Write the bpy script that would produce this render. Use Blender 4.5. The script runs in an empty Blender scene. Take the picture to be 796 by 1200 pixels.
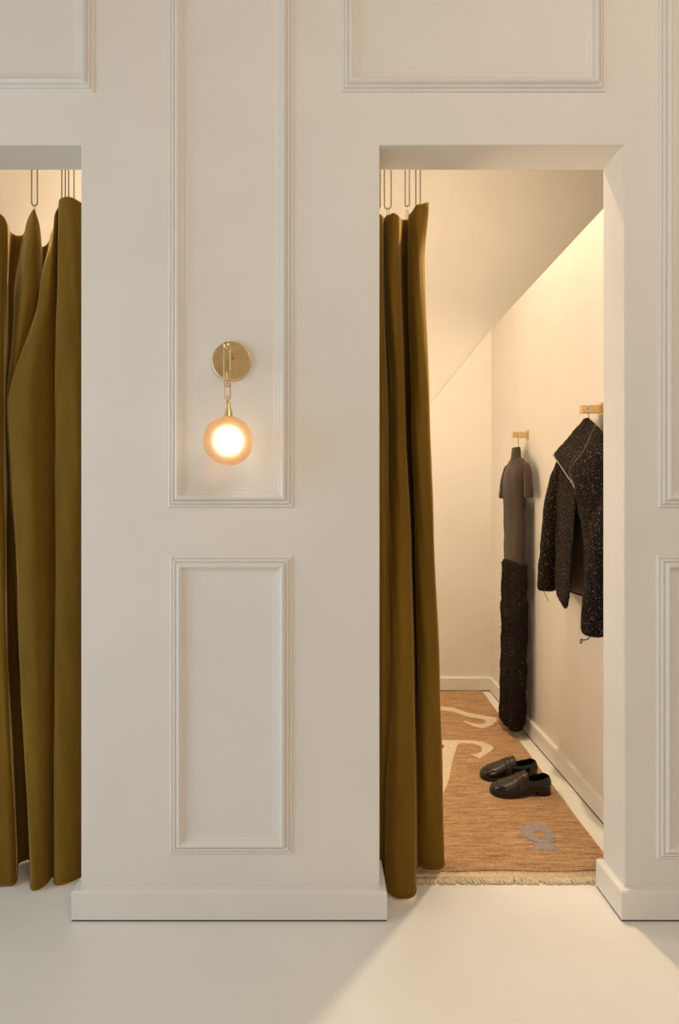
import bpy, bmesh, math, random
from mathutils import Vector, Matrix
random.seed(7)
scene = bpy.context.scene
COL = scene.collection

# ------------------------------------------------------------------ camera, world, lights, exposure
F, PX, PY, HC = 608.0, 374.0, 590.0, 1.2895        # focal length in px, principal point, eye height
cam_d = bpy.data.cameras.new('camera'); cam = bpy.data.objects.new('camera', cam_d); COL.objects.link(cam)
cam_d.sensor_fit = 'VERTICAL'; cam_d.sensor_height = 36.0; cam_d.sensor_width = 24.0
cam_d.lens = F / 1200.0 * 36.0
cam_d.shift_x = (398 - PX) / 1200.0; cam_d.shift_y = -(600 - PY) / 1200.0
cam_d.clip_start = 0.02
cam.location = (0, 0, HC); cam.rotation_euler = (math.pi / 2, 0, 0)
scene.camera = cam

world = bpy.data.worlds.new('world'); scene.world = world; world.use_nodes = True
bg = world.node_tree.nodes['Background']
bg.inputs['Color'].default_value = (1.0, 0.80, 0.59, 1); bg.inputs['Strength'].default_value = 0.225

def light(kind, name, loc, energy, color, target=None, size=0.1, size_y=None):
    d = bpy.data.lights.new(name, kind); d.energy = energy; d.color = color
    o = bpy.data.objects.new(name, d); COL.objects.link(o); o.location = loc
    if kind == 'AREA':
        d.shape = 'RECTANGLE'; d.size = size; d.size_y = size_y or size
    else:
        d.shadow_soft_size = size
    if target is not None:
        o.rotation_euler = (Vector(target) - Vector(loc)).to_track_quat('-Z', 'Y').to_euler()
    return o
light('AREA', 'shop_window_daylight', (-3.6, 0.1, 1.5), 64, (0.78, 0.93, 1.0), (-0.2, 1.4, 0.9), 2.2, 2.6)
light('AREA', 'shop_warm_ceiling_light', (1.6, -1.5, 3.8), 66, (1.0, 0.80, 0.61), (0.5, 1.3, 1.2), 2.2, 1.6)
WARM = (1.0, 0.755, 0.49)
def downlight(name, loc, energy, angle):
    o = light('SPOT', name, loc, energy, WARM, (loc[0], loc[1], 0), 0.03); o.data.spot_size = math.radians(angle); o.data.spot_blend = 1.0
downlight('fitting_room_ceiling_spot', (0.78, 2.36, 3.66), 154, 112)
light('POINT', 'fitting_room_spill_fill', (0.78, 2.36, 3.62), 23, WARM, size=0.03)  # added fill beside the spot, brightens the upper rear wall
downlight('second_room_ceiling_spot', (-1.25, 2.5, 3.66), 60, 165)
light('POINT', 'second_room_spill_fill', (-1.25, 2.5, 3.62), 38, WARM, size=0.03)  # added fill, lifts the wall seen above the left curtain
light('POINT', 'fitting_room_low_fill', (-0.15, 2.50, 1.38), 16, WARM, size=0.18)  # unseen fill added behind the pier, lifts the side wall below the jacket

vs = scene.view_settings
vs.view_transform = 'Standard'; vs.look = 'None'; vs.gamma = 1.0; vs.use_curve_mapping = False
vs.exposure = 0.0

# ------------------------------------------------------------------ helpers
def new_mat(name, color, rough=0.6, metal=0.0, spec=0.5):
    m = bpy.data.materials.new(name); m.use_nodes = True
    b = m.node_tree.nodes['Principled BSDF']
    b.inputs['Base Color'].default_value = (*color, 1); b.inputs['Roughness'].default_value = rough
    b.inputs['Metallic'].default_value = metal; b.inputs['Specular IOR Level'].default_value = spec
    return m

def nd(m, t, **kw):
    n = m.node_tree.nodes.new(t)
    for k, v in kw.items(): setattr(n, k, v)
    return n
def lk(m, a, b): m.node_tree.links.new(a, b)
def bsdf(m): return m.node_tree.nodes['Principled BSDF']

def noise(m, scale, detail=3, stretch=(1, 1, 1), rough=0.55):
    tc = nd(m, 'ShaderNodeTexCoord'); mp = nd(m, 'ShaderNodeMapping'); mp.inputs['Scale'].default_value = stretch
    lk(m, tc.outputs['Object'], mp.inputs['Vector'])
    n = nd(m, 'ShaderNodeTexNoise'); n.inputs['Scale'].default_value = scale; n.inputs['Detail'].default_value = detail
    n.inputs['Roughness'].default_value = rough
    lk(m, mp.outputs['Vector'], n.inputs['Vector'])
    return n.outputs['Fac']
def ramp(m, fac, stops):
    r = nd(m, 'ShaderNodeValToRGB'); e = r.color_ramp.elements
    while len(e) < len(stops): e.new(0.5)
    for el, (p, c) in zip(e, stops): el.position = p; el.color = (*c, 1)
    lk(m, fac, r.inputs['Fac']); return r.outputs['Color']
def bump(m, h, strength, dist=0.01):
    b = nd(m, 'ShaderNodeBump'); b.inputs['Strength'].default_value = strength; b.inputs['Distance'].default_value = dist
    lk(m, h, b.inputs['Height']); lk(m, b.outputs['Normal'], bsdf(m).inputs['Normal'])
def varied(name, c1, c2, scale, rough=0.6, stretch=(1, 1, 1), bmp=0.0, bdist=0.005, metal=0.0, spec=0.5, lo=0.35, hi=0.65, bscale=None):
    m = new_mat(name, c1, rough, metal, spec)
    f = noise(m, scale, 4, stretch)
    lk(m, ramp(m, f, [(lo, c1), (hi, c2)]), bsdf(m).inputs['Base Color'])
    if bmp:
        bump(m, noise(m, bscale, 3, stretch) if bscale else f, bmp, bdist)
    return m

M = {}
M['paint'] = varied('wall_paint', (0.76, 0.735, 0.70), (0.79, 0.765, 0.73), 3.0, 0.55, bmp=0.04, bdist=0.002, spec=0.35, bscale=160)
M['trim'] = varied('trim_paint', (0.77, 0.745, 0.71), (0.79, 0.765, 0.73), 5.0, 0.4, spec=0.45)
M['floor'] = varied('painted_floor', (0.78, 0.77, 0.735), (0.83, 0.82, 0.785), 2.2, 0.38, bmp=0.05, bdist=0.003, spec=0.4, bscale=14)
def velvet():
    m = new_mat('olive_velvet', (0.20, 0.125, 0.022), 0.85, spec=0.15)
    f = noise(m, 5.0, 5, (1, 1, 0.25), 0.65)
    lk(m, ramp(m, f, [(0.3, (0.130, 0.070, 0.006)), (0.7, (0.205, 0.115, 0.012))]), bsdf(m).inputs['Base Color'])
    b = bsdf(m); b.inputs['Sheen Weight'].default_value = 0.6; b.inputs['Sheen Roughness'].default_value = 0.32
    b.inputs['Sheen Tint'].default_value = (0.88, 0.62, 0.24, 1)
    bump(m, noise(m, 26, 5, (1, 1, 0.35), 0.7), 0.25, 0.012)
    return m
M['velvet'] = velvet()
M['brass'] = varied('brushed_brass', (0.72, 0.52, 0.26), (0.80, 0.60, 0.33), 60, 0.42, (1, 1, 6), metal=1.0)
M['bronze'] = new_mat('dark_bronze_chain', (0.10, 0.062, 0.03), 0.45, 0.8)
M['clip'] = new_mat('cream_clip', (0.62, 0.50, 0.34), 0.5)
def rug_mat():
    m = new_mat('woven_rug', (0.3, 0.18, 0.09), 0.95, spec=0.1)
    a = noise(m, 1.0, 6, (7, 90, 7), 0.8)       # streaks that run across the rug
    b = noise(m, 1.0, 4, (150, 320, 60), 0.7)   # knots
    mx = nd(m, 'ShaderNodeMath', operation='MULTIPLY_ADD'); mx.inputs[1].default_value = 0.45
    lk(m, b, mx.inputs[0]); sc = nd(m, 'ShaderNodeMath', operation='MULTIPLY'); sc.inputs[1].default_value = 0.58
    lk(m, a, sc.inputs[0]); lk(m, sc.outputs[0], mx.inputs[2])
    lk(m, ramp(m, mx.outputs[0], [(0.36, (0.15, 0.078, 0.036)), (0.5, (0.42, 0.25, 0.13)), (0.63, (0.68, 0.47, 0.28))]), bsdf(m).inputs['Base Color'])
    bump(m, mx.outputs[0], 0.7, 0.008)
    return m
M['rug'] = rug_mat()
M['cream_wool'] = varied('cream_wool', (0.60, 0.50, 0.36), (0.74, 0.64, 0.48), 60, 0.95, (1, 3, 1), 0.4, 0.004, spec=0.1)
M['grey_wool'] = varied('grey_wool', (0.27, 0.24, 0.24), (0.38, 0.345, 0.335), 70, 0.95, (1, 3, 1), 0.4, 0.004, spec=0.1)
M['red_wool'] = varied('rust_wool', (0.22, 0.06, 0.025), (0.28, 0.09, 0.035), 70, 0.95, spec=0.1)
M['fringe'] = varied('fringe_wool', (0.58, 0.47, 0.33), (0.74, 0.62, 0.45), 90, 0.95, spec=0.1)
M['leather'] = varied('polished_black_leather', (0.012, 0.010, 0.009), (0.016, 0.013, 0.011), 30, 0.17, spec=0.5)
M['apron'] = varied('dark_brown_leather', (0.022, 0.013, 0.009), (0.034, 0.021, 0.014), 40, 0.40, spec=0.45)
M['sole'] = new_mat('black_rubber_sole', (0.010, 0.009, 0.008), 0.5)
M['shoe_lining'] = new_mat('dark_shoe_lining', (0.012, 0.009, 0.008), 0.8)
def boucle(name, c1, c2, fleck, thr, scale):
    m = new_mat(name, c1, 0.95, spec=0.12)
    f = noise(m, 140, 4)
    base = ramp(m, f, [(0.35, c1), (0.7, c2)])
    tc = nd(m, 'ShaderNodeTexCoord'); v = nd(m, 'ShaderNodeTexVoronoi'); v.inputs['Scale'].default_value = scale
    lk(m, tc.outputs['Object'], v.inputs['Vector'])
    w = nd(m, 'ShaderNodeTexWhiteNoise', noise_dimensions='3D'); lk(m, v.outputs['Position'], w.inputs['Vector'])
    g = nd(m, 'ShaderNodeMath', operation='GREATER_THAN'); g.inputs[1].default_value = thr; lk(m, w.outputs['Value'], g.inputs[0])
    d = nd(m, 'ShaderNodeMath', operation='LESS_THAN'); d.inputs[1].default_value = 0.32; lk(m, v.outputs['Distance'], d.inputs[0])
    mu = nd(m, 'ShaderNodeMath', operation='MULTIPLY'); lk(m, g.outputs[0], mu.inputs[0]); lk(m, d.outputs[0], mu.inputs[1])
    mix = nd(m, 'ShaderNodeMix', data_type='RGBA'); lk(m, mu.outputs[0], mix.inputs['Factor'])
    lk(m, base, mix.inputs['A']); mix.inputs['B'].default_value = (*fleck, 1)
    lk(m, mix.outputs['Result'], bsdf(m).inputs['Base Color'])
    bump(m, f, 0.9, 0.008)
    return m
M['boucle'] = boucle('black_boucle', (0.007, 0.005, 0.005), (0.036, 0.026, 0.020), (0.44, 0.37, 0.30), 0.87, 250)
M['tweed'] = boucle('black_shaggy_tweed', (0.008, 0.006, 0.005), (0.030, 0.022, 0.018), (0.32, 0.26, 0.20), 0.955, 150)
M['knit'] = varied('brown_knit', (0.040, 0.026, 0.018), (0.058, 0.038, 0.026), 1.0, 0.8, (260, 260, 2), 0.4, 0.003, spec=0.2)
M['knit'].node_tree.nodes['Principled BSDF'].inputs['Sheen Weight'].default_value = 0.15
M['lining'] = varied('brown_satin_lining', (0.27, 0.19, 0.145), (0.34, 0.24, 0.185), 6, 0.5, (1, 1, 0.3))
M['piping'] = varied('silver_grey_piping', (0.20, 0.17, 0.14), (0.50, 0.44, 0.37), 160, 0.4, metal=0.3)
M['dull_piping'] = varied('dull_piping', (0.05, 0.04, 0.032), (0.20, 0.16, 0.13), 160, 0.6)
M['cord'] = new_mat('black_cord', (0.02, 0.014, 0.01), 0.7)
M['wire'] = new_mat('hanger_wire', (0.25, 0.20, 0.15), 0.35, 0.9)
M['tag'] = new_mat('grey_neck_label', (0.30, 0.25, 0.21), 0.6)
M['sequin'] = new_mat('pale_sparkle', (0.75, 0.66, 0.55), 0.25, 0.4)
g = new_mat('frosted_amber_glass', (1.0, 0.70, 0.42), 0.68); b_ = bsdf(g)
b_.inputs['Transmission Weight'].default_value = 1.0; b_.inputs['IOR'].default_value = 1.25
M['globe'] = g
e = new_mat('glowing_bulb', (1, 1, 1)); b_ = bsdf(e)
b_.inputs['Emission Color'].default_value = (1.0, 0.86, 0.66, 1); b_.inputs['Emission Strength'].default_value = 3.0
M['bulb'] = e

def obj(name, verts, faces, mat, parent=None, smooth=True):
    me = bpy.data.meshes.new(name); me.from_pydata([tuple(v) for v in verts], [], faces); me.update()
    bm = bmesh.new(); bm.from_mesh(me); bmesh.ops.recalc_face_normals(bm, faces=bm.faces); bm.to_mesh(me); bm.free()
    if smooth:
        for p in me.polygons: p.use_smooth = True
    me.materials.append(M[mat] if isinstance(mat, str) else mat)
    o = bpy.data.objects.new(name, me); COL.objects.link(o)
    if parent: o.parent = parent
    return o
def tag(o, label=None, cat=None, group=None, kind=None):
    if label: o['label'] = label
    if cat: o['category'] = cat
    if group: o['group'] = group
    if kind: o['kind'] = kind
    return o
def thing(name, label, cat, loc=(0, 0, 0), rz=0.0, group=None):
    o = bpy.data.objects.new(name, None); COL.objects.link(o); o.location = loc; o.rotation_euler = (0, 0, rz)
    o.empty_display_size = 0.05
    return tag(o, label, cat, group)
def shift(o, t):
    """mesh is given in world coordinates; make it local to its thing"""
    o.data.transform(Matrix.Translation(-Vector(t))); return o

def box_vf(x0, x1, y0, y1, z0, z1):
    v = [(x0, y0, z0), (x1, y0, z0), (x1, y1, z0), (x0, y1, z0), (x0, y0, z1), (x1, y0, z1), (x1, y1, z1), (x0, y1, z1)]
    f = [(0, 3, 2, 1), (4, 5, 6, 7), (0, 1, 5, 4), (1, 2, 6, 5), (2, 3, 7, 6), (3, 0, 4, 7)]
    return v, f
def join(parts):
    V, Fc = [], []
    for v, f in parts:
        n = len(V); V += list(v); Fc += [tuple(i + n for i in q) for q in f]
    return V, Fc
def prism(poly, axis, a, b):
    """poly in the two other axes, extruded along axis from a to b"""
    def P(p, t):
        return {'x': (t, p[0], p[1]), 'y': (p[0], t, p[1]), 'z': (p[0], p[1], t)}[axis]
    n = len(poly); v = [P(p, a) for p in poly] + [P(p, b) for p in poly]
    f = [tuple(range(n)), tuple(range(2 * n - 1, n - 1, -1))] + [(i, (i + 1) % n, n + (i + 1) % n, n + i) for i in range(n)]
    return v, f
def bev(o, w, seg=2):
    md = o.modifiers.new('bevel', 'BEVEL'); md.width = w; md.segments = seg; md.limit_method = 'ANGLE'; md.angle_limit = math.radians(40)
    return o
def catmull(P, n, closed=False):
    P = [Vector(p) for p in P]; out = []; m = len(P)
    def g(i): return P[i % m] if closed else P[max(0, min(m - 1, i))]
    segs = m if closed else m - 1
    for k in range(n):
        t = k / n * segs if closed else k / (n - 1) * segs
        i = min(int(t), segs - 1); u = t - i
        a, b, c, d = g(i - 1), g(i), g(i + 1), g(i + 2)
        out.append(0.5 * ((2 * b) + (c - a) * u + (2 * a - 5 * b + 4 * c - d) * u * u + (3 * b - a - 3 * c + d) * u ** 3))
    return out
def tube(path, r, seg=8, closed=False, rad=None):
    P = [Vector(p) for p in path]; n = len(P); V = []; Fc = []
    up = Vector((0.123, 0.31, 0.94)).normalized()
    for i in range(n):
        a = P[i - 1] if (i or closed) else P[i]; c = P[(i + 1) % n] if (closed or i < n - 1) else P[i]
        t = (c - a).normalized()
        s = t.cross(up)
        if s.length < 0.05: s = t.cross(Vector((1, 0, 0)))
        s.normalize(); w = s.cross(t).normalized()
        rr = rad[i] if rad else r
        for k in range(seg):
            q = 2 * math.pi * k / seg
            V.append(P[i] + rr * (math.cos(q) * s + math.sin(q) * w))
    for i in range(n if closed else n - 1):
        j = (i + 1) % n
        for k in range(seg):
            Fc.append((i * seg + k, i * seg + (k + 1) % seg, j * seg + (k + 1) % seg, j * seg + k))
    if not closed:
        Fc.append(tuple(range(seg))); Fc.append(tuple(range((n - 1) * seg, n * seg)))
    return V, Fc
def lathe(prof, axis, origin, seg=40):
    """prof = [(radius, height along axis)]"""
    V = []; Fc = []; o = Vector(origin); ax = Vector(axis).normalized()
    s = ax.cross(Vector((0, 0, 1)) if abs(ax.z) < 0.9 else Vector((1, 0, 0))).normalized(); w = ax.cross(s)
    for r, h in prof:
        for k in range(seg):
            q = 2 * math.pi * k / seg
            V.append(o + ax * h + max(r, 1e-5) * (math.cos(q) * s + math.sin(q) * w))
    for i in range(len(prof) - 1):
        for k in range(seg):
            Fc.append((i * seg + k, i * seg + (k + 1) % seg, (i + 1) * seg + (k + 1) % seg, (i + 1) * seg + k))
    Fc.append(tuple(range(seg))); Fc.append(tuple(range((len(prof) - 1) * seg, len(prof) * seg)))
    return V, Fc
def sphere_vf(c, r, u=8, v=6):
    prof = [(r * math.sin(math.pi * i / v), -r * math.cos(math.pi * i / v)) for i in range(v + 1)]
    return lathe(prof, (0, 0, 1), c, u)
def grid_vf(rows):
    n = len(rows[0]); V = [p for r in rows for p in r]
    Fc = [(i * n + j, i * n + j + 1, (i + 1) * n + j + 1, (i + 1) * n + j) for i in range(len(rows) - 1) for j in range(n - 1)]
    return V, Fc
def rings_vf(rings, cap=True):
    n = len(rings[0]); V = [p for r in rings for p in r]
    Fc = [(i * n + j, i * n + (j + 1) % n, (i + 1) * n + (j + 1) % n, (i + 1) * n + j) for i in range(len(rings) - 1) for j in range(n)]
    if cap: Fc += [tuple(range(n)), tuple(range((len(rings) - 1) * n, len(rings) * n))]
    return V, Fc

YW, YWB, YBF = 1.62, 1.742, 1.60          # wall front, wall back, baseboard front
S = F / YW
def WX(px): return (px - PX) / S
def WH(py): return HC + (PY - py) / S
def on_x(px, py, X):                      # point of the plane x = X seen at that pixel of the photo
    Y = X * F / (px - PX); return Vector((X, Y, HC + (PY - py) * Y / F))
def on_floor(px, py, h=0.0):
    Y = (HC - h) * F / (py - PY); return ((px - PX) / F * Y, Y)

# ------------------------------------------------------------------ setting
HCEIL = 3.75
def struct(name, vf, mat, smooth=False, label=None):
    o = obj(name, vf[0], vf[1], mat, smooth=smooth); o['kind'] = 'structure'
    if label: o['label'] = label
    return o
struct('floor', box_vf(-4.2, 4.2, -3.0, 3.9, -0.06, 0), 'floor', label='off-white painted floor')
XL0, XL1, XR0, XR1, HH = WX(95) - 0.765, WX(95), WX(445), WX(732), WH(170)
segs = [(-4.2, XL0, 0, HCEIL), (XL0, XL1, HH, HCEIL), (XL1, XR0, 0, HCEIL), (XR0, XR1, HH, HCEIL), (XR1, 4.2, 0, HCEIL)]
# one continuous wall outline with two door openings
poly = [(-4.2, 0), (XL0, 0), (XL0, HH), (XL1, HH), (XL1, 0), (XR0, 0), (XR0, HH), (XR1, HH), (XR1, 0), (4.2, 0), (4.2, HCEIL), (-4.2, HCEIL)]
bev(struct('wall_front', prism(poly, 'y', YW, YWB), 'paint', label='white panelled wall with two doorless openings'), 0.003)
# right partition, a hair out of square, and the raked back partition
def XWALL(y): return 1.16 + (y - 2.0) * 0.019
YB = 3.58
HP = 2.495
_l = math.hypot(YB - YWB, XWALL(YB) - XWALL(YWB))
wr = struct('wall_right', box_vf(0, 0.1, 0, _l, 0, HP), 'paint', label='white side partition of the fitting room')
wr.location = (XWALL(YWB), YWB, 0); wr.rotation_euler = (0, 0, -math.atan2(XWALL(YB) - XWALL(YWB), YB - YWB))
xc = XWALL(YB); sl = 1.24
poly = [(-0.3, 0), (xc + 0.1, 0), (xc + 0.1, HP), (xc, HP), (0.35, HP - sl * (xc - 0.35)), (-0.3, HP - sl * (xc - 0.35))]
struct('wall_back', prism(poly, 'y', YB, YB + 0.06), 'paint', label='low end wall with raked top edge')
struct('wall_left', box_vf(-0.36, -0.30, YWB, 3.66, 0, HCEIL), 'paint')
struct('wall_rear', box_vf(-4.2, 4.2, 3.66, 3.76, 0, HCEIL), 'paint', label='tall warm-lit wall behind the partitions')
struct('wall_side_left', box_vf(-4.2, -4.1, YWB, 3.66, 0, HCEIL), 'paint')
struct('wall_side_right', box_vf(4.1, 4.2, YWB, 3.66, 0, HCEIL), 'paint')
struct('ceiling', box_vf(-4.2, 4.2, YW, 3.76, HCEIL, HCEIL + 0.06), 'paint')

# baseboards: profile swept along a plan path (room side to the left of the travel direction)
BH, BT, BG = 0.094, 0.021, 0.0065
M['gap'] = new_mat('painted_gap_shade', (0.035, 0.026, 0.019), 0.9)  # dark colour for strips that paint shade into the baseboard gap
def baseboard(name, path, label=None, h=BH, t=BT, BG=BG, mat='trim'):
    P = [Vector((a, b)) for a, b in path]; n = len(P)
    offs = []
    for i in range(n):
        ds = []
        if i: ds.append((P[i] - P[i - 1]).normalized())
        if i < n - 1: ds.append((P[i + 1] - P[i]).normalized())
        ns = [Vector((-d.y, d.x)) for d in ds]
        if len(ns) == 2:
            m_ = (ns[0] + ns[1]); m_ = m_ / m_.dot(ns[0])
        else: m_ = ns[0]
        offs.append(m_)
    prof = [(0, BG), (t, BG), (t, h - 0.006), (t - 0.003, h - 0.001), (t - 0.006, h), (0, h)]
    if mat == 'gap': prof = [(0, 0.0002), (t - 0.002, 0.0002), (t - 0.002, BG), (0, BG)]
    V = []; Fc = []
    for i in range(n):
        for (d, z) in prof: V.append((P[i].x + offs[i].x * d, P[i].y + offs[i].y * d, z))
    k = len(prof)
    for i in range(n - 1):
        for j in range(k): Fc.append((i * k + j, i * k + (j + 1) % k, (i + 1) * k + (j + 1) % k, (i + 1) * k + j))
    Fc += [tuple(range(k)), tuple(range((n - 1) * k, n * k))]
    o = struct(name, (V, Fc), mat, label=label); return o
runs = [('baseboard_pier', [(XR0, YWB), (XR0, YW), (XL1, YW), (XL1, YWB)], 'white baseboard round the foot of the middle pier', 0.0060),
        ('baseboard_right', [(4.2, YW), (XR1, YW), (XR1, YWB + 0.005)], 'white baseboard turning into the doorway on the right', 0.0060),
        ('baseboard_left', [(XL0, YWB), (XL0, YW), (-4.2, YW)], None, 0.0060),
        ('baseboard_room', [(XWALL(YWB + 0.01), YWB + 0.01), (XWALL(YB), YB), (-0.3, YB), (-0.3, YWB + 0.01)], 'white baseboard inside the fitting room', 0.0085)]
for k, (nm, pth, lb, bgap) in enumerate(runs):
    baseboard(nm, pth, lb, BG=bgap)
    baseboard('trim_%d' % (7 + k), pth, 'dark strip painting the shade under the baseboard', BG=bgap, mat='gap')

# panel mouldings on the front wall
PROF = [(0, 0)]
for d0, d1, h0, h1, hp in ((.0005, .0095, .001, .0035, .0062), (.0105, .0200, .0035, .0062, .0108), (.0215, .0415, .0062, .0050, .0168)):
    for q in range(8):                       # three rounded beads, the inner one largest
        u = q / 7; PROF.append((d0 + (d1 - d0) * u, h0 + (h1 - h0) * u + (hp - (h0 + h1) / 2) * math.sin(math.pi * u) ** 0.75))
PROF += [(.0440, .0046), (.0485, .0030), (.0500, .0030), (.0515, .0014), (.0590, .0012), (.0620, 0)]
def moulding(name, x0, x1, z0, z1, label=None):
    V = []; k = len(PROF)
    for (sx, sz) in ((0, 0), (1, 0), (1, 1), (0, 1)):
        for d, h in PROF:
            V.append((x0 + d if not sx else x1 - d, YW - h, z0 + d if not sz else z1 - d))
    Fc = [(c * k + j, c * k + j + 1, ((c + 1) % 4) * k + j + 1, ((c + 1) % 4) * k + j) for c in range(4) for j in range(k - 1)]
    o = struct(name, (V, Fc), 'trim', smooth=False, label=label)
    return o
TOPH = 3.45
moulding('trim_1', WX(-200), WX(111), WH(109), TOPH, 'panel moulding above the left opening')
moulding('trim_2', WX(197), WX(344), WH(595), TOPH, 'tall panel moulding round the wall lamp')
moulding('trim_3', WX(199), WX(343), WH(1000), WH(651), 'low panel moulding below the wall lamp')
moulding('trim_4', WX(400), WX(709), WH(109), TOPH, 'panel moulding above the right opening')
moulding('trim_5', WX(771), WX(918), WH(595), TOPH, 'tall panel moulding at the right edge')
moulding('trim_6', WX(769), WX(918), WH(1006), WH(651), 'low panel moulding at the right edge')

# ------------------------------------------------------------------ curtains
def curtain(name, label, keys, tops, N, R, foot=0.012, clips=()):
    """keys: [(height fraction 1 = top .. 0 = bottom, [(px, Y)])]; tops: image rows of the top edge at each control point"""
    root = thing(name, label, 'curtain', (0, 0, 0))
    K = []
    for hf, pts in keys:
        K.append((hf, catmull([((px - PX) / F * Y, Y, 0) for px, Y in pts], N)))
    topc = [(0, 0, HC + (PY - ty) * Y / F) for ty, (px, Y) in zip(tops, keys[0][1])]
    TH = [p.z for p in catmull(topc, N)]
    rows = []
    for r in range(R + 1):
        s = 1 - r / R
        for q in range(len(K) - 1):
            if K[q][0] >= s >= K[q + 1][0]: break
        u = (K[q][0] - s) / (K[q][0] - K[q + 1][0]); u = u * u * (3 - 2 * u) * 0.55 + u * 0.45
        row = []
        for j in range(N):
            p = K[q][1][j].lerp(K[q + 1][1][j], u)
            w = 0.0035 * math.sin(j * 0.31 + s * 9.0) * math.sin(s * 21 + j * 0.13) * (0.4 + 0.6 * s)
            row.append(Vector((p.x + 0.6 * w, p.y + w, foot + (TH[j] - foot) * s)))
        rows.append(row)
    o = obj('velvet_panel', *grid_vf(rows), 'velvet', root)
    sm = o.modifiers.new('solid', 'SOLIDIFY'); sm.thickness = 0.004; sm.offset = 0
    ss = o.modifiers.new('sub', 'SUBSURF'); ss.levels = 1; ss.render_levels = 1
    hem = [rows[-1][j] + Vector((0, 0, 0.004)) for j in range(0, N)]
    obj('hem', *tube(hem, 0.0045, 6), 'velvet', root)
    for px, Y, y0, y1 in clips:
        X = (px - PX) / F * Y; a = HC + (PY - y0) * Y / F; b = HC + (PY - y1) * Y / F
        path = [(X + 0.004 * math.sin(t * 6.283), Y, a + (b - a) * (0.5 - 0.5 * math.cos(t * 6.283))) for t in [i / 14 for i in range(14)]]
        obj('clip', *tube(path, 0.0014, 6, closed=True), 'clip', root)
    return root
T = [(400, 1.83), (425, 1.86), (440, 1.80), (447, 1.772), (450.5, 1.85), (453, 1.80), (460, 1.768), (467, 1.79), (470, 1.86), (478, 1.875), (480.5, 1.81), (489, 1.775), (499, 1.80), (503, 1.85), (496, 1.885)]
H0 = [(400, 1.83), (425, 1.86), (440, 1.80)]
Up = H0 + [(450, 1.770), (457, 1.85), (461, 1.805), (467.5, 1.768), (474, 1.79), (475, 1.865), (482.5, 1.88), (484, 1.815), (492, 1.785), (501, 1.805), (503, 1.85), (496, 1.885)]
Md = H0 + [(450, 1.768), (456, 1.80), (461, 1.785), (469, 1.752), (480, 1.775), (481.5, 1.855), (487, 1.88), (488, 1.82), (496, 1.79), (506, 1.805), (508, 1.85), (500, 1.885)]
Lm = H0 + [(449, 1.760), (456, 1.770), (461, 1.752), (470, 1.725), (483.5, 1.752), (484.5, 1.84), (490, 1.88), (490.5, 1.83), (500, 1.80), (512, 1.812), (514.5, 1.85), (504, 1.885)]
Lo = H0 + [(447, 1.768), (452, 1.765), (455, 1.738), (466, 1.697), (485.5, 1.715), (486, 1.80), (490, 1.86), (489, 1.84), (499, 1.808), (515, 1.815), (518, 1.855), (508, 1.885)]
Bo = H0 + [(446, 1.775), (452, 1.76), (455, 1.705), (468, 1.678), (486, 1.695), (486, 1.79), (491, 1.85), (489, 1.84), (502, 1.815), (517, 1.82), (520, 1.855), (509, 1.885)]
tops = [250, 252, 250, 251, 255, 252, 249, 252, 256, 256, 250, 239, 237, 237, 240]
T[10] = (481, 1.81)
curtain('velvet_curtain', 'olive velvet curtain pushed aside in the right doorway, beside the rug', [(1, T), (0.92, [(p if i not in (12, 13) else p - 6 * (1 if i == 12 else 1), y) for i, (p, y) in enumerate(T)]), (0.68, Up), (0.5, Md), (0.29, Lm), (0.12, Lo), (0, Bo)], tops, 170, 70,
        clips=[(455, 1.795, 243, 253), (477.5, 1.84, 246, 256)])
LX = [(-168, 1.82), (-150, 1.86), (-135, 1.79), (-122, 1.775), (-108, 1.80)]; L0 = LX + [(-90, 1.86), (-60, 1.84), (-40, 1.78), (-20, 1.77)]; LE = [(112, 1.84), (135, 1.87)]
T = L0 + [(0, 1.78), (8, 1.82), (13, 1.90), (26, 1.93), (31, 1.85), (38, 1.79), (45, 1.82), (50, 1.90), (57, 1.90), (62, 1.86), (66, 1.82), (69, 1.825), (71, 1.783), (84, 1.772), (97, 1.785)] + LE
Q = L0 + [(-2, 1.777), (6, 1.815), (10, 1.90), (16, 1.92), (20, 1.84), (33, 1.79), (44, 1.815), (47, 1.855), (46, 1.835), (48, 1.80), (58, 1.785), (66.5, 1.825), (69.5, 1.78), (83, 1.768), (97, 1.78)] + LE
Md = L0 + [(-4, 1.775), (4, 1.81), (6, 1.90), (8, 1.91), (9, 1.86), (11, 1.825), (14, 1.83), (13, 1.845), (11, 1.81), (12, 1.785), (35, 1.752), (64, 1.82), (67, 1.778), (82, 1.765), (97, 1.775)] + LE
Lw = L0 + [(-4, 1.765), (5, 1.78), (7, 1.87), (16, 1.91), (21, 1.88), (22, 1.86), (23, 1.85), (22, 1.82), (21.5, 1.79), (24, 1.765), (42, 1.745), (64, 1.80), (66.5, 1.765), (81, 1.762), (97, 1.782)] + LE
Bo = L0[:7] + [(-40, 1.76), (-20, 1.745)] + [(4, 1.742), (18, 1.755), (20, 1.84), (33, 1.87), (36, 1.86), (37, 1.84), (38, 1.83), (37, 1.80), (36.5, 1.76), (38, 1.722), (50, 1.735), (63, 1.785), (65.5, 1.745), (80, 1.755), (97, 1.788)] + [(112, 1.82), (135, 1.87)]
tops = [256, 262, 252, 250, 254, 266, 256, 256, 254, 250, 262, 272, 276, 262, 244, 256, 288, 280, 268, 250, 238, 231, 231, 238, 246, 250]
curtain('velvet_curtain', 'drawn olive velvet curtain closing the left opening', [(1, T), (0.89, Q), (0.72, Md), (0.42, Lw), (0, Bo)], tops, 250, 90, foot=0.006, clips=[(40.5, 1.80, 240, 247)])

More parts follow.
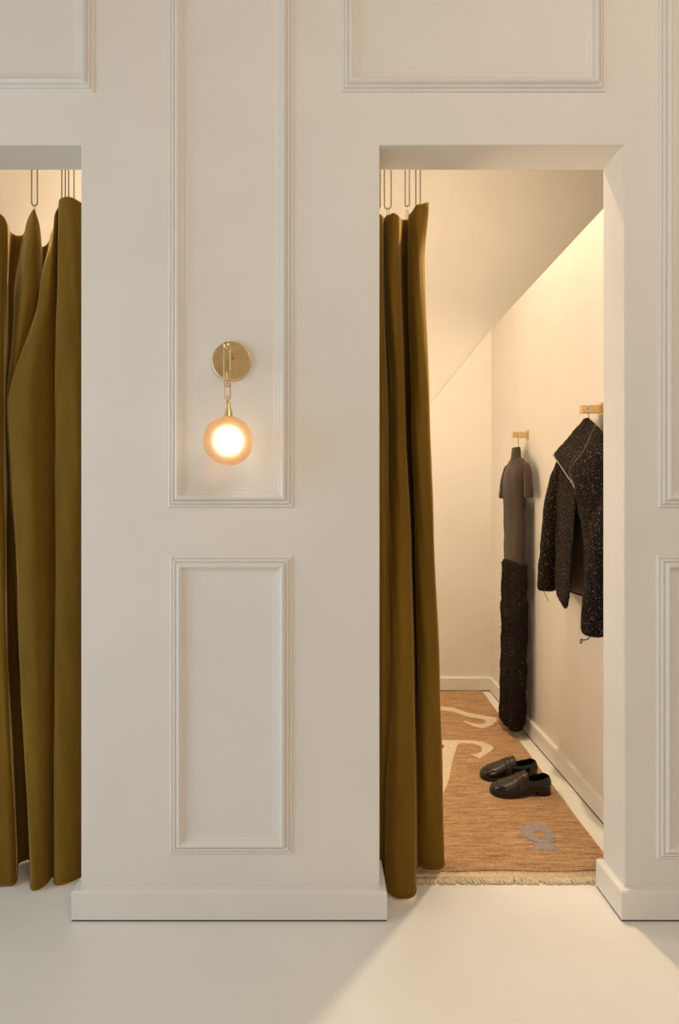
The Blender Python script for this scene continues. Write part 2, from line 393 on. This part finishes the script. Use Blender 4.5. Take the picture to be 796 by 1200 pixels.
# bead chains that carry the curtains, hung over a rail behind the header
HRAIL = 2.62
def bead_chain(label, xa, xb, ybot, Y, group, dy=0.0):
    Xa, Xb = (xa - PX) / F * Y, (xb - PX) / F * Y
    zb = HC + (PY - ybot) * Y / F; r = (Xb - Xa) / 2; zc = zb + max(abs(r), 0.004)
    path = []; n = 60
    for i in range(n + 1): path.append((Xa, Y, HRAIL + (zc - HRAIL) * i / n))
    for i in range(1, 6):
        a = math.pi * i / 6; path.append((Xa + r - r * math.cos(a), Y, zc - (zc - zb) * math.sin(a)))
    for i in range(n + 1): path.append((Xb, Y + dy, zc + (HRAIL - zc) * i / n))
    # over the rail
    for i in range(1, 4):
        a = math.pi * i / 4; path.append((Xb + (Xa - Xb) * i / 4, Y + dy, HRAIL + 0.014 * math.sin(a)))
    P = [Vector(p) for p in path]; L = 0; out = []
    step = 0.0072; acc = 0
    root = thing('bead_chain', label, 'chain', (Xa, Y, zb), group=group)
    for i in range(len(P)):
        a, b = P[i], P[(i + 1) % len(P)]; d = (b - a).length
        while acc <= d:
            out.append(sphere_vf(a + (b - a) * (acc / d if d else 0), 0.0028, 6, 4)); acc += step
        acc -= d
    V, Fc = join(out); shift(obj('beads', V, Fc, 'bronze', root), root.location)
    V, Fc = tube(P, 0.0008, 4, closed=True); shift(obj('cord', V, Fc, 'bronze', root), root.location)
GL, GR = 'bead chains holding the left curtain', 'bead chains holding the right curtain'
bead_chain('dark bead chain looping above the pointed fold of the left curtain', 37, 43.8, 241, 1.80, GL)
bead_chain('left one of the two bead chains behind the flat fold of the left curtain', 72.5, 80.5, 240, 1.815, GL)
bead_chain('right one of the two bead chains behind the flat fold of the left curtain', 76.5, 86.7, 243, 1.835, GL)
bead_chain('bead chain half hidden by the pier, leftmost above the right curtain', 438, 445.8, 245, 1.80, GR)
bead_chain('bead chain loop nearest the pier hanging full above the right curtain', 450.5, 458.5, 245, 1.795, GR)
bead_chain('narrow bead chain loop midway above the right curtain', 475, 480, 242, 1.84, GR)
bead_chain('bead chain running into the raised tip of the right curtain', 487.5, 492.7, 243, 1.86, GR)
for nm, x0, x1, lb in (('curtain_rail', XR0 - 0.25, XWALL(1.85) - 0.01, 'rail behind the header of the right doorway'), ('curtain_rail', XL0 - 0.2, XL1 + 0.25, 'rail behind the header of the left opening')):
    root = thing(nm, lb, 'rail', ((x0 + x1) / 2, 1.82, HRAIL))
    V, Fc = tube([(x0, 1.82, HRAIL), (x1, 1.82, HRAIL)], 0.011, 12); shift(obj('rod', V, Fc, 'bronze', root), root.location)
    for x in (x0 + 0.1, x1 - 0.1):
        V, Fc = box_vf(x - 0.01, x + 0.01, YWB, 1.815, HRAIL - 0.008, HRAIL + 0.008); shift(obj('bracket', V, Fc, 'bronze', root, False), root.location)

# ------------------------------------------------------------------ wall lamp
def wall_lamp(X, label):
    root = thing('wall_lamp', label, 'lamp', (X, YW, 1.728))
    R0 = root.location
    def put(name, vf, mat, parent=root, smooth=True):
        return shift(obj(name, vf[0], vf[1], mat, parent, smooth), R0)
    bev(put('backplate', lathe([(0.0, 0), (0.061, 0), (0.061, 0.009), (0.0585, 0.0115), (0.0, 0.0115)], (0, -1, 0), (X, YW, 1.732), 64), 'brass', smooth=False), 0.001)
    xa, ya, za = X + 0.006, 1.500, 1.745
    arm = put('arm', tube([(xa - 0.002, YW - 0.008, za - 0.004), (xa, 1.56, za - 0.002), (xa, ya + 0.004, za)], 0.0055, 12), 'brass')
    put('knob', lathe([(0.0, -0.012), (0.009, -0.012), (0.0105, -0.009), (0.0105, 0.006), (0.008, 0.010), (0.0, 0.011)], (0, -1, 0.05), (xa, ya, za), 24), 'brass', arm)
    def link(zc, h, w, r, turn):
        pts = []
        for i in range(28):
            a = 2 * math.pi * i / 28; c, s = math.cos(a), math.sin(a)
            hx = w * (abs(c) ** 0.8) * (1 if c > 0 else -1); hz = (h - w) * (1 if s > 0 else -1) * (1 if abs(s) > 0.2 else abs(s) / 0.2) + w * s
            pts.append((xa + hx * math.cos(turn), ya + 0.002 + hx * math.sin(turn), zc + hz))
        return tube(pts, r, 8, closed=True)
    put('chain_link', link(1.688, 0.060, 0.0088, 0.0020, 0.15), 'brass')
    put('chain_link', link(1.620, 0.030, 0.0088, 0.0022, 0.35), 'brass')
    put('chain_link', link(1.654, 0.020, 0.0075, 0.0020, 1.5), 'brass')
    put('chain_link', link(1.583, 0.016, 0.0060, 0.0018, 1.4), 'brass')
    zg, rg = 1.4705, 0.0715; cx = xa + 0.004
    put('cap', lathe([(0.0, 0.046), (0.004, 0.046), (0.006, 0.043), (0.0065, 0.036), (0.013, 0.004), (0.0150, -0.003), (0.0, -0.003)], (0, 0, 1), (cx, ya, zg + rg - 0.004), 28), 'brass')
    gl = put('globe', sphere_vf((cx, ya, zg), rg, 48, 32), 'globe')
    put('bulb', sphere_vf((cx, ya, zg), 0.036, 32, 20), 'bulb', gl)
    return root
wall_lamp(-0.272, 'brass wall lamp with a glowing glass globe hung from a chain')

# ------------------------------------------------------------------ rug
RZ = 0.010
def redge(y): return 1.042 + (y - 1.903) * 0.043
root = thing('rug', 'brown woven rug with cream hook motifs and fringed end on the fitting room floor', 'rug', (0.4, 1.80, 0))
RL = root.location
y0, y1, xl = 1.81, 3.545, -0.16
rows_t = []; NY, NX = 40, 24
for i in range(NY + 1):
    y = y0 + (y1 - y0) * i / NY; xr = redge(y) + 0.0015 * math.sin(i * 0.7)
    rows_t.append([Vector((xl + (xr - xl) * j / NX, y + (0.003 * math.sin(j * 0.9) if i in (0, NY) else 0), RZ)) for j in range(NX + 1)])
V, Fc = grid_vf(rows_t); n = len(V); bnd = [j for j in range(NX + 1)] + [i * (NX + 1) + NX for i in range(1, NY + 1)] + [NY * (NX + 1) + j for j in range(NX - 1, -1, -1)] + [i * (NX + 1) for i in range(NY - 1, 0, -1)]
V = V + [Vector((V[k].x, V[k].y, 0.0005)) for k in bnd]
m_ = len(bnd); Fc += [(bnd[i], bnd[(i + 1) % m_], n + (i + 1) % m_, n + i) for i in range(m_)]
Fc.append(tuple(n + i for i in range(m_)))
shift(obj('pile', V, Fc, 'rug', root, False), RL)
def motif(name, polys, mat):
    parts = []
    for poly in polys:
        pts = [on_floor(500 + a / 3.618, 790 + b / 3.618, RZ) for a, b in poly]
        parts.append(prism(pts, 'z', RZ - 0.002, RZ + 0.0012))
    V, Fc = join(parts); return shift(obj(name, V, Fc, mat, root, False), RL)
motif('hook_motif', [[(-60, 122), (50, 138), (110, 142), (180, 165), (250, 178), (295, 185), (299, 195), (280, 215), (240, 230), (200, 222), (155, 200), (160, 198), (205, 212), (235, 214), (250, 205), (252, 195), (235, 190), (180, 182), (110, 158), (50, 152), (-60, 140)]], 'cream_wool')
motif('hook_motif', [[(-70, 262), (50, 268), (75, 281), (130, 280), (200, 282), (250, 292), (286, 310), (275, 325), (225, 358), (187, 340), (215, 340), (235, 325), (235, 308), (200, 296), (150, 293), (132, 298), (118, 340), (108, 375), (104, 400), (95, 450), (80, 485), (64, 525), (30, 590), (-70, 590)]], 'cream_wool')
def steps(bars, mat, name, cell):
    polys = []
    for a, b, c, d in bars: polys.append([(a, b), (c, b), (c, d), (a, d)])
    return motif(name, polys, mat)
rws = [(633, 640, [(440, 480)]), (640, 648, [(415, 510)]), (648, 656, [(385, 512)]), (656, 664, [(395, 520)]), (664, 672, [(400, 455), (490, 525)]), (672, 680, [(392, 450), (500, 548)]),
       (680, 688, [(400, 455), (505, 545)]), (688, 696, [(415, 470), (500, 548)]), (696, 704, [(430, 535)]), (704, 712, [(455, 540)]), (712, 720, [(470, 525)]), (720, 728, [(460, 545)]), (728, 736, [(452, 540)]), (736, 745, [(448, 560)])]
steps([(a, t, b, u) for t, u, iv in rws for a, b in iv], 'grey_wool', 'grey_motif', 8)
motif('rust_motif', [[(56, 304), (66, 298), (75, 306), (68, 318), (60, 318)]], 'red_wool').location.z += 0.001
parts = [box_vf(xl, redge(1.81), 1.772, 1.812, 0.0008, 0.006)]
for k in range(560):
    x = xl + (redge(1.8) - xl) * random.random(); a = random.uniform(-.012, .012); l = random.uniform(0.010, 0.019)
    parts.append(tube([(x, 1.781, 0.005), (x + a * .5, 1.772 - l * .4, random.uniform(.003, .008)), (x + a, 1.770 - l, 0.0024)], 0.0026, 5, rad=[.0034, .0036, .0022]))
V, Fc = join(parts); o = shift(obj('fringe', V, Fc, 'fringe', root), RL); o['kind'] = 'stuff'; o['label'] = 'cream knotted fringe'

# ------------------------------------------------------------------ loafers
def lin(tab, t):
    for (a, p), (b, q) in zip(tab, tab[1:]):
        if a <= t <= b:
            u = (t - a) / (b - a); u = u * u * (3 - 2 * u); return p + (q - p) * u
    return tab[-1][1] if t > tab[-1][0] else tab[0][1]
def loafer(label, loc, rz, mirror):
    root = thing('loafer', label, 'shoe', loc, rz, 'pair of black loafers on the rug')
    L = 0.268
    WT = [(0, 0.0), (0.012, .012), (.03, .020), (.07, .027), (.15, .031), (.35, .031), (.55, .037), (.70, .0425), (.80, .042), (.88, .0375), (.94, .029), (.975, .019), (.992, .010), (1.0, 0.0)]
    ZB = [(0, .022), (.27, .022), (.46, .004), (1.0, .003)]
    curve = lambda t: mirror * 0.006 * math.sin(math.pi * max(0, t - .4) / .6)
    def put(name, vf, mat, parent=root, smooth=True): return obj(name, vf[0], vf[1], mat, parent, smooth)
    def outline(ts, k=1.0, d=0.0):
        pl = [(t, +1) for t in ts] + [(t, -1) for t in reversed(ts)]
        return [(t * L, s * (lin(WT, t) * k + d) + curve(t), t) for t, s in pl]
    ts = [0.002, .012, .03, .07, .11, .15, .2, .25, .3, .35, .4, .45, .5, .55, .6, .65, .7, .75, .8, .84, .88, .91, .94, .96, .975, .985, .993, .998]
    # sole slab
    O = outline(ts, 1.0, 0.003); n = len(O)
    rings = [[Vector((x, y, lin(ZB, t))) for x, y, t in O], [Vector((x, y, lin(ZB, t) + .009)) for x, y, t in O]]
    bev(put('sole', rings_vf(rings), 'sole', smooth=False), 0.001)
    hs = [t for t in ts if t <= .27]; O2 = outline(hs, 1.0, 0.003)
    put('heel', rings_vf([[Vector((x, y, 0)) for x, y, t in O2], [Vector((x, y, .0225)) for x, y, t in O2]]), 'sole', smooth=False)
    # quarter: side wall from mid foot round the heel
    q = [t for t in ts if t <= .56]; path = [(t, -1) for t in reversed(q)] + [(t, 1) for t in q]
    TL = [(0, .074), (.06, .074), (.18, .066), (.32, .060), (.44, .064), (.56, .066)]
    rows = []
    for i in range(8):
        u = i / 7; row = []
        for t, s in path:
            zb = lin(ZB, t) + .008; zt = lin(TL, t)
            w = lin(WT, t) * (1 + 0.05 * math.sin(u * math.pi) - 0.20 * u * u)
            x = t * L + (0.006 * u * u if t < .1 else 0) - (0.003 * math.sin(u * math.pi) if t < .05 else 0)
            row.append(Vector((x, s * w + curve(t), zb + (zt - zb) * u)))
        rows.append(row)
    o = put('quarter', grid_vf(rows), 'leather'); md = o.modifiers.new('s', 'SOLIDIFY'); md.thickness = .0028; md.offset = 1
    o.modifiers.new('sub', 'SUBSURF').render_levels = 1
    rim = [rows[-1][k] for k in range(len(path))]
    put('topline_binding', tube(rim, .0016, 6), 'leather', o)
    # vamp: arch from tongue to toe
    TP = [(.42, .088), (.50, .082), (.60, .070), (.70, .058), (.80, .049), (.88, .043), (.94, .037), (.975, .029), (.99, .022), (1.0, .014)]
    vt = [.44, .47, .5, .53, .56, .6, .64, .68, .72, .76, .8, .84, .88, .91, .94, .96, .975, .985, .993, .999]
    rows = []; NV = 25
    def vpt(t, a, off=0.0):
        zb = lin(ZB, t) + .008; h = lin(TP, t) - zb + off; w = lin(WT, t) + off
        c, s = math.cos(a), math.sin(a)
        return Vector((t * L, w * (abs(c) ** 0.72) * (1 if c > 0 else -1) + curve(t), zb + h * s ** 0.82))
    for t in vt:
        lo = 0.0 if t >= .54 else (0.54 - t) / .12 * 0.95
        rows.append([vpt(t, lo + (math.pi - 2 * lo) * j / (NV - 1)) for j in range(NV)])
    o = put('vamp', grid_vf(rows), 'leather'); md = o.modifiers.new('s', 'SOLIDIFY'); md.thickness = .0025; md.offset = 1
    o.modifiers.new('sub', 'SUBSURF').render_levels = 1
    # apron on top of the vamp, with its raised seam
    rows = []
    for t in [.40, .43, .46, .5, .54, .58, .62, .66, .7, .74, .78, .81, .84, .865, .885]:
        lim = 0.62 + (0.0 if t < .7 else 0.86 * ((t - .7) / .19) ** 2.2)
        lim = min(lim, 1.5)
        rows.append([vpt(max(t, .44), lim + (math.pi - 2 * lim) * j / 14, .0035) + Vector((min(0, (t - .44)) * L, 0, max(0, .44 - t) * .11)) for j in range(15)])
    o2 = put('apron', grid_vf(rows), 'apron', root); md = o2.modifiers.new('s', 'SOLIDIFY'); md.thickness = .002; md.offset = 0
    seam = [r[0] for r in rows[1:]] + [r[-1] for r in reversed(rows[1:])]
    put('apron_seam', tube(seam, .0019, 6), 'apron', o2)
    # saddle strap
    rows = []
    for t in (.50, .53, .56, .59):
        rows.append([vpt(t, .20 + (math.pi - .40) * j / 20, .0050) for j in range(21)])
    o3 = put('strap', grid_vf(rows), 'apron'); md = o3.modifiers.new('s', 'SOLIDIFY'); md.thickness = .0022; md.offset = 0
    O3 = outline([t for t in ts if t <= .6], .92)
    put('insole', rings_vf([[Vector((x, y, lin(ZB, t) + .0085)) for x, y, t in O3], [Vector((x, y, lin(ZB, t) + .0105)) for x, y, t in O3]]), 'shoe_lining', smooth=False)
    return root
loafer('shiny black loafer nearer the doorway', (1.024, 2.300, RZ + 0.0005), math.pi + 0.03, 1)
loafer('shiny black loafer standing behind the other one, nearer the dress', (1.020, 2.432, RZ + 0.0005), math.pi + 0.05, -1)

# ------------------------------------------------------------------ brass hooks and hangers
def hook(label, y, h):
    xw = XWALL(y); root = thing('wall_hook', label, 'hook', (xw, y, h), group='brass hooks on the side wall')
    prof = [(0, -.016), (0, .016), (-.054, .016), (-.056, .006), (-.068, .006), (-.070, .016), (-.084, .016), (-.084, -.016)]
    V, Fc = prism([(a, b) for a, b in prof], 'y', -.012, .012)
    bev(obj('peg', V, Fc, 'brass', root, False), .0015)
    V, Fc = box_vf(-.006, 0, -.018, .018, -.026, .026); bev(obj('plate', V, Fc, 'brass', root, False), .0015)
    return root
YJ, YD, HK = 2.136, 2.927, 1.677
hook('brass peg hook holding the boucle jacket', YJ, HK)
hook('brass peg hook holding the long dress', YD, HK)
def hanger(label, y, zneck, drop, half, xo=0.0):
    x = XWALL(y) - 0.062; root = thing('wire_hanger', label, 'hanger', (x, y, zneck), group='wire hangers on the hooks')
    pts = []
    for i in range(13):
        a = math.radians(-60 + 240 * i / 12); pts.append((0.0, 0.013 * math.cos(a), HK + 0.006 - 0.004 + 0.013 * math.sin(a) - zneck))
    zt = pts[-1][2]
    pts = pts + [(xo * .5, -0.006, zt - 0.02), (xo, 0, 0.01), (xo, 0, -0.01)]
    obj('hook_wire', *tube(catmull(pts, 50), .0016, 6), 'wire', root)
    sh = [(xo, 0, -.005), (xo, -half * .5, -drop * .4), (xo, -half, -drop), (xo, -half * .9, -drop - .012), (xo, 0, -drop - .012), (xo, half * .9, -drop - .012), (xo, half, -drop), (xo, half * .5, -drop * .4)]
    obj('shoulder_wire', *tube(catmull(sh, 60, True), .0018, 6, closed=True), 'wire', root)
    return root
hanger('wire hanger carrying the boucle jacket', YJ, 1.60, .13, .165, 0.012)
hanger('wire hanger carrying the long dress', YD, 1.60, .09, .12, 0.01)

# ------------------------------------------------------------------ jacket
tex_f = bpy.data.textures.new('nub', 'CLOUDS'); tex_f.noise_scale = 0.012; tex_f.noise_depth = 2
tex_s = bpy.data.textures.new('fold', 'CLOUDS'); tex_s.noise_scale = 0.09; tex_s.noise_depth = 1
def cloth_mods(o, thick, sub=3, nub=0.006, fold=0.012):
    if thick:
        s = o.modifiers.new('solid', 'SOLIDIFY'); s.thickness = thick; s.offset = 0
    ss = o.modifiers.new('sub', 'SUBSURF'); ss.levels = sub; ss.render_levels = sub
    if fold:
        d = o.modifiers.new('fold', 'DISPLACE'); d.texture = tex_s; d.strength = fold; d.mid_level = .5; d.texture_coords = 'LOCAL'
    if nub:
        d = o.modifiers.new('nub', 'DISPLACE'); d.texture = tex_f; d.strength = nub; d.mid_level = .5; d.texture_coords = 'LOCAL'
    return o
JL = Vector((1.08, YJ, 0.82))
jk = thing('jacket', 'black flecked boucle jacket with funnel collar hanging open from a hook', 'jacket', JL)
def sheet(name, rows, mat, parent, R0, thick=.010, sub=3, nub=.006, fold=.01):
    rows = [[p if isinstance(p, Vector) else on_x(*p) for p in r] for r in rows]
    o = obj(name, *grid_vf(rows), mat, parent); shift(o, R0); return cloth_mods(o, thick, sub, nub, fold)
def loft(name, rings, mat, parent, R0, n=14, sub=2, nub=.006, fold=.012, cap=True):
    rr = []
    for (x, y, z, rx, ry) in rings:
        rr.append([Vector((x + rx * math.cos(2 * math.pi * k / n), y + ry * math.sin(2 * math.pi * k / n), z)) for k in range(n)])
    o = obj(name, *rings_vf(rr, cap), mat, parent); shift(o, R0); return cloth_mods(o, 0, sub, nub, fold)
V3 = Vector
# back panel with its lining, close to the wall
sheet('back_panel', [[V3((1.135, y, z)) for y in (1.86, 1.95, 2.05, 2.136, 2.23, 2.32, 2.41)] for z in (1.46, 1.38, 1.25, 1.1, .97, .885)], 'boucle', jk, JL, .008, 2, .004, .004)
sheet('lining', [[V3((1.122 - .004 * math.cos(k * 2.1), y, z)) for k, y in enumerate((1.88, 1.95, 2.05, 2.136, 2.23, 2.32, 2.39))] for z in (1.44, 1.38, 1.25, 1.1, .97, .897)], 'lining', jk, JL, .003, 2, 0, .012)
# sleeves
sl_far = loft('sleeve', [(1.112, 2.315, 1.505, .014, .020), (1.108, 2.330, 1.488, .030, .036), (1.100, 2.352, 1.440, .044, .046), (1.092, 2.375, 1.345, .049, .050), (1.084, 2.392, 1.22, .050, .050), (1.078, 2.415, 1.09, .047, .048),
                         (1.075, 2.437, .98, .043, .045), (1.074, 2.446, .925, .044, .046), (1.074, 2.450, .888, .042, .044), (1.074, 2.450, .876, .034, .036)], 'boucle', jk, JL)
sl_near = loft('sleeve', [(1.105, 1.955, 1.505, .014, .020), (1.100, 1.940, 1.485, .030, .036), (1.090, 1.925, 1.43, .046, .046), (1.072, 1.905, 1.33, .052, .050), (1.045, 1.890, 1.20, .053, .050), (1.020, 1.878, 1.06, .052, .048),
                          (1.002, 1.870, .94, .050, .046), (.997, 1.868, .87, .051, .046), (.995, 1.868, .825, .049, .044), (.995, 1.868, .812, .040, .036)], 'boucle', jk, JL)
# fronts
fr_far = sheet('front_panel', [
    [(651, 537, 1.100), (656, 541, 1.088), (661, 548, 1.070), (666, 556, 1.050), (670, 563, 1.035)],
    [(649, 560, 1.102), (655, 562, 1.080), (662, 565, 1.058), (669, 570, 1.040), (676, 577, 1.022)],
    [(648, 600, 1.104), (654, 600, 1.070), (661, 602, 1.048), (668, 604, 1.032), (674, 606, 1.026)],
    [(651, 645, 1.100), (655, 646, 1.066), (659, 648, 1.044), (665, 650, 1.032), (671, 652, 1.030)],
    [(651.5, 680, 1.098), (655, 684, 1.068), (657, 688, 1.046), (663, 693, 1.034), (668, 697, 1.034)],
    [(651, 694, 1.098), (654, 700, 1.070), (657.5, 706, 1.048), (661, 712, 1.036), (665, 716, 1.036)]], 'boucle', jk, JL, .012, 3)
def yx(y, z, x): return V3((x, y, z))
fr_near = sheet('front_panel', [
    [(689, 492, 1.102), (694, 492, 1.096), (699, 496, 1.092), (705, 503, 1.094), (711, 511, 1.104)],
    [(691, 508, 1.070), (696, 512, 1.060), (703, 517, 1.062), (710, 524, 1.075), (718, 534, 1.100)],
    [(682, 530, 1.026), (690, 532, 1.020), (699, 536, 1.028), (708, 542, 1.050), (720, 552, 1.092)],
    [(668, 549, .985), (678, 553, .990), (692, 560, 1.005), (707, 567, 1.035), (722, 572, 1.085)],
    [(676, 578, .998), (684, 582, .992), (696, 588, 1.005), (710, 594, 1.035), (724, 598, 1.085)],
    [(681, 610, 1.015), (688, 613, 1.005), (700, 620, 1.012), (714, 626, 1.04), (726, 632, 1.085)],
    [(685, 650, 1.035), (692, 655, 1.022), (704, 662, 1.025), (716, 668, 1.05), (727, 674, 1.085)],
    [(687, 700, 1.050), (695, 708, 1.036), (707, 716, 1.036), (718, 722, 1.055), (728, 728, 1.085)]], 'boucle', jk, JL, .012, 3)
collar = sheet('collar', [
    [(647, 533, 1.098), (655, 541, 1.070), (663, 552, 1.045), (670, 563, 1.026), (677, 577, 1.010)],
    [(653, 526, 1.100), (661, 535, 1.072), (668, 544, 1.045), (673, 554, 1.022), (676, 566, 1.006)],
    [(661, 518, 1.102), (670, 526, 1.080), (677, 533, 1.056), (680, 541, 1.036), (678, 552, 1.012)],
    [(672, 505, 1.104), (680, 511, 1.090), (686, 517, 1.074), (688, 524, 1.058), (686, 535, 1.034)],
    [(682, 494, 1.106), (688, 497, 1.102), (693, 502, 1.096), (696, 508, 1.086), (694, 518, 1.066)],
    [(688, 489, 1.110), (692, 491, 1.108), (697, 496, 1.106), (700, 502, 1.102), (701, 510, 1.092)]], 'boucle', jk, JL, .012, 3)
def strip(name, pts, r, mat, parent):
    o = obj(name, *tube(catmull([on_x(*p) for p in pts], 40), r, 6), mat, parent); return shift(o, JL)
strip('piping', [(647.5, 533, 1.085), (655, 543, 1.054), (663, 555, 1.030), (670, 565, 1.012), (676.5, 577, .996)], .0024, 'piping', collar)
strip('piping', [(698, 498, 1.078), (692, 511, 1.056), (682.5, 531, 1.012), (674, 541, .990), (668.5, 549, .974), (667.5, 556, .980), (674, 568, .985)], .0016, 'dull_piping', fr_near)
def loop_path(c, w, h, tilt):
    pts = []
    for i in range(16):
        a = 2 * math.pi * i / 16; u, v = w * math.sin(a), -h * (1 - math.cos(a)) / 2
        pts.append(V3((c[0] - v * math.sin(tilt) * 0.3, c[1] + u * math.cos(tilt) - v * math.sin(tilt), c[2] + v * math.cos(tilt) + u * math.sin(tilt))))
    return pts
o = obj('cuff_cord', *tube(catmull([(1.05, 2.43, .885), (1.045, 2.40, .872), (1.045, 2.375, .855), (1.046, 2.365, .845)], 24), .0016, 6), 'cord', sl_far); shift(o, JL)
o = obj('cuff_cord', *join([tube(catmull([(.97, 1.85, .822), (.963, 1.862, .802), (.952, 1.880, .795)], 20), .002, 6), tube(loop_path((.953, 1.878, .796), .006, .040, 1.05), .002, 6, closed=True)]), 'cord', sl_near); shift(o, JL)

# ------------------------------------------------------------------ dress
DL = Vector((1.11, YD, 0.03))
dr = thing('dress', 'long brown knit dress with black shaggy tweed skirt hanging to the floor', 'dress', DL)
def body(name, rows, mat, nub, fold, pleat=0.0, n=36, sub=1):
    rr = []
    for (z, xcen, yc, rx, ry) in rows:
        ring = []
        for k in range(n):
            a = 2 * math.pi * k / n; c, s = math.cos(a), math.sin(a)
            e = 0.8
            px_ = abs(c) ** e * (1 if c > 0 else -1); py_ = abs(s) ** e * (1 if s > 0 else -1)
            g_ = 1 + pleat * math.cos(8 * a) * (1 if c < 0 else .3)
            ring.append(Vector((xcen + rx * px_ * g_, yc + ry * py_ * (1 + pleat * .15 * math.cos(6 * a)), z)))
        rr.append(ring)
    o = obj(name, *rings_vf(rr), mat, dr); shift(o, DL); return cloth_mods(o, 0, sub, nub, fold)
body('bodice', [(1.548, 1.118, 2.930, .022, .050), (1.535, 1.116, 2.930, .026, .075), (1.51, 1.115, 2.930, .031, .112), (1.485, 1.114, 2.932, .036, .138), (1.45, 1.109, 2.934, .038, .142), (1.38, 1.107, 2.936, .040, .136), (1.28, 1.107, 2.938, .033, .128),
                (1.15, 1.107, 2.938, .031, .128), (1.00, 1.107, 2.938, .031, .132), (.90, 1.107, 2.938, .030, .130)], 'knit', 0, .010, .03, sub=2)
nk = obj('turtleneck', *rings_vf([[Vector((1.113 + .024 * math.cos(2 * math.pi * k / 24) * s_, 2.930 + .052 * math.sin(2 * math.pi * k / 24) * s_, z)) for k in range(24)] for z, s_ in ((1.530, 1.15), (1.548, 1.0), (1.575, .90), (1.598, .84), (1.606, .86), (1.604, .72), (1.575, .70), (1.545, .8))], False), 'knit', dr)
shift(nk, DL); cloth_mods(nk, 0, 1, 0, .004)
o = obj('neck_label', *box_vf(1.094, 1.0955, 2.918, 2.944, 1.560, 1.596), 'tag', nk, False); shift(o, DL)
def sleeve(sgn):
    k = 1.0 if sgn > 0 else 0.70; dx = 0.0 if sgn > 0 else 0.010
    P_ = [(1.115, .095, 1.520, .018, .022), (1.114, .118, 1.502, .029, .032), (1.113, .138, 1.455, .033, .036), (1.110, .154, 1.39, .033, .035), (1.107, .165, 1.325, .033, .034), (1.107, .165, 1.320, .028, .029)]
    return loft('sleeve', [(x + dx, 2.932 + sgn * y, z, rx * k, ry) for x, y, z, rx, ry in P_], 'knit', dr, DL, 16, 2, 0, .010)
sleeve(1); sleeve(-1)
sk = body('skirt', [(.975, 1.108, 2.938, .040, .128), (.94, 1.106, 2.938, .042, .132), (.85, 1.105, 2.938, .043, .132), (.70, 1.104, 2.936, .044, .134), (.55, 1.102, 2.932, .045, .130), (.40, 1.100, 2.930, .046, .126), (.25, 1.097, 2.930, .049, .128), (.12, 1.092, 2.930, .049, .124), (.055, 1.087, 2.930, .046, .112), (.035, 1.085, 2.930, .038, .098)], 'tweed', .018, .014, .17, 40, 2)
# tufts of loose yarn and sparkles on the skirt and the jacket
def tufts(name, parent, R0, srf, count, mat, length, w):
    V = []; Fc = []
    for _ in range(count):
        p, nrm = srf()
        d = (nrm + Vector((random.uniform(-.7, .7), random.uniform(-.7, .7), random.uniform(-.9, .5)))).normalized()
        s = d.cross(Vector((random.random(), random.random(), 1))).normalized() * w
        l = length * random.uniform(.5, 1.2); q = p - nrm * .003; n = len(V)
        V += [q - s, q + s, q + d * l * .6 + s.cross(d) * .6, q + d * l]; Fc += [(n, n + 1, n + 2), (n + 1, n + 3, n + 2), (n, n + 2, n + 3)]
    o = obj(name, V, Fc, mat, parent, False); o['kind'] = 'stuff'; return shift(o, R0)
bpy.context.view_layer.update()
def surf(o):
    dg = bpy.context.evaluated_depsgraph_get(); ev = o.evaluated_get(dg); me = ev.to_mesh(); mw = o.matrix_world.copy()
    P = [(mw @ p.center, (mw.to_3x3() @ p.normal).normalized(), p.area) for p in me.polygons]; ev.to_mesh_clear()
    wts = [a for _, _, a in P]
    def f():
        p, n_, _ = random.choices(P, wts)[0]
        return p + Vector((random.uniform(-.004, .004),) * 3), n_
    return f
for o, c in ((sl_far, 500), (sl_near, 600), (fr_far, 500), (fr_near, 700), (collar, 400)):
    f = surf(o)
    tufts('loose_yarn', o, JL, f, c, 'boucle', .011, .0010)
    tufts('sparkle', o, JL, f, c // 4, 'sequin', .0045, .0012)
f = surf(sk)
tufts('loose_yarn', sk, DL, f, 1500, 'tweed', .016, .0014); tufts('sparkle', sk, DL, f, 60, 'sequin', .005, .0014)
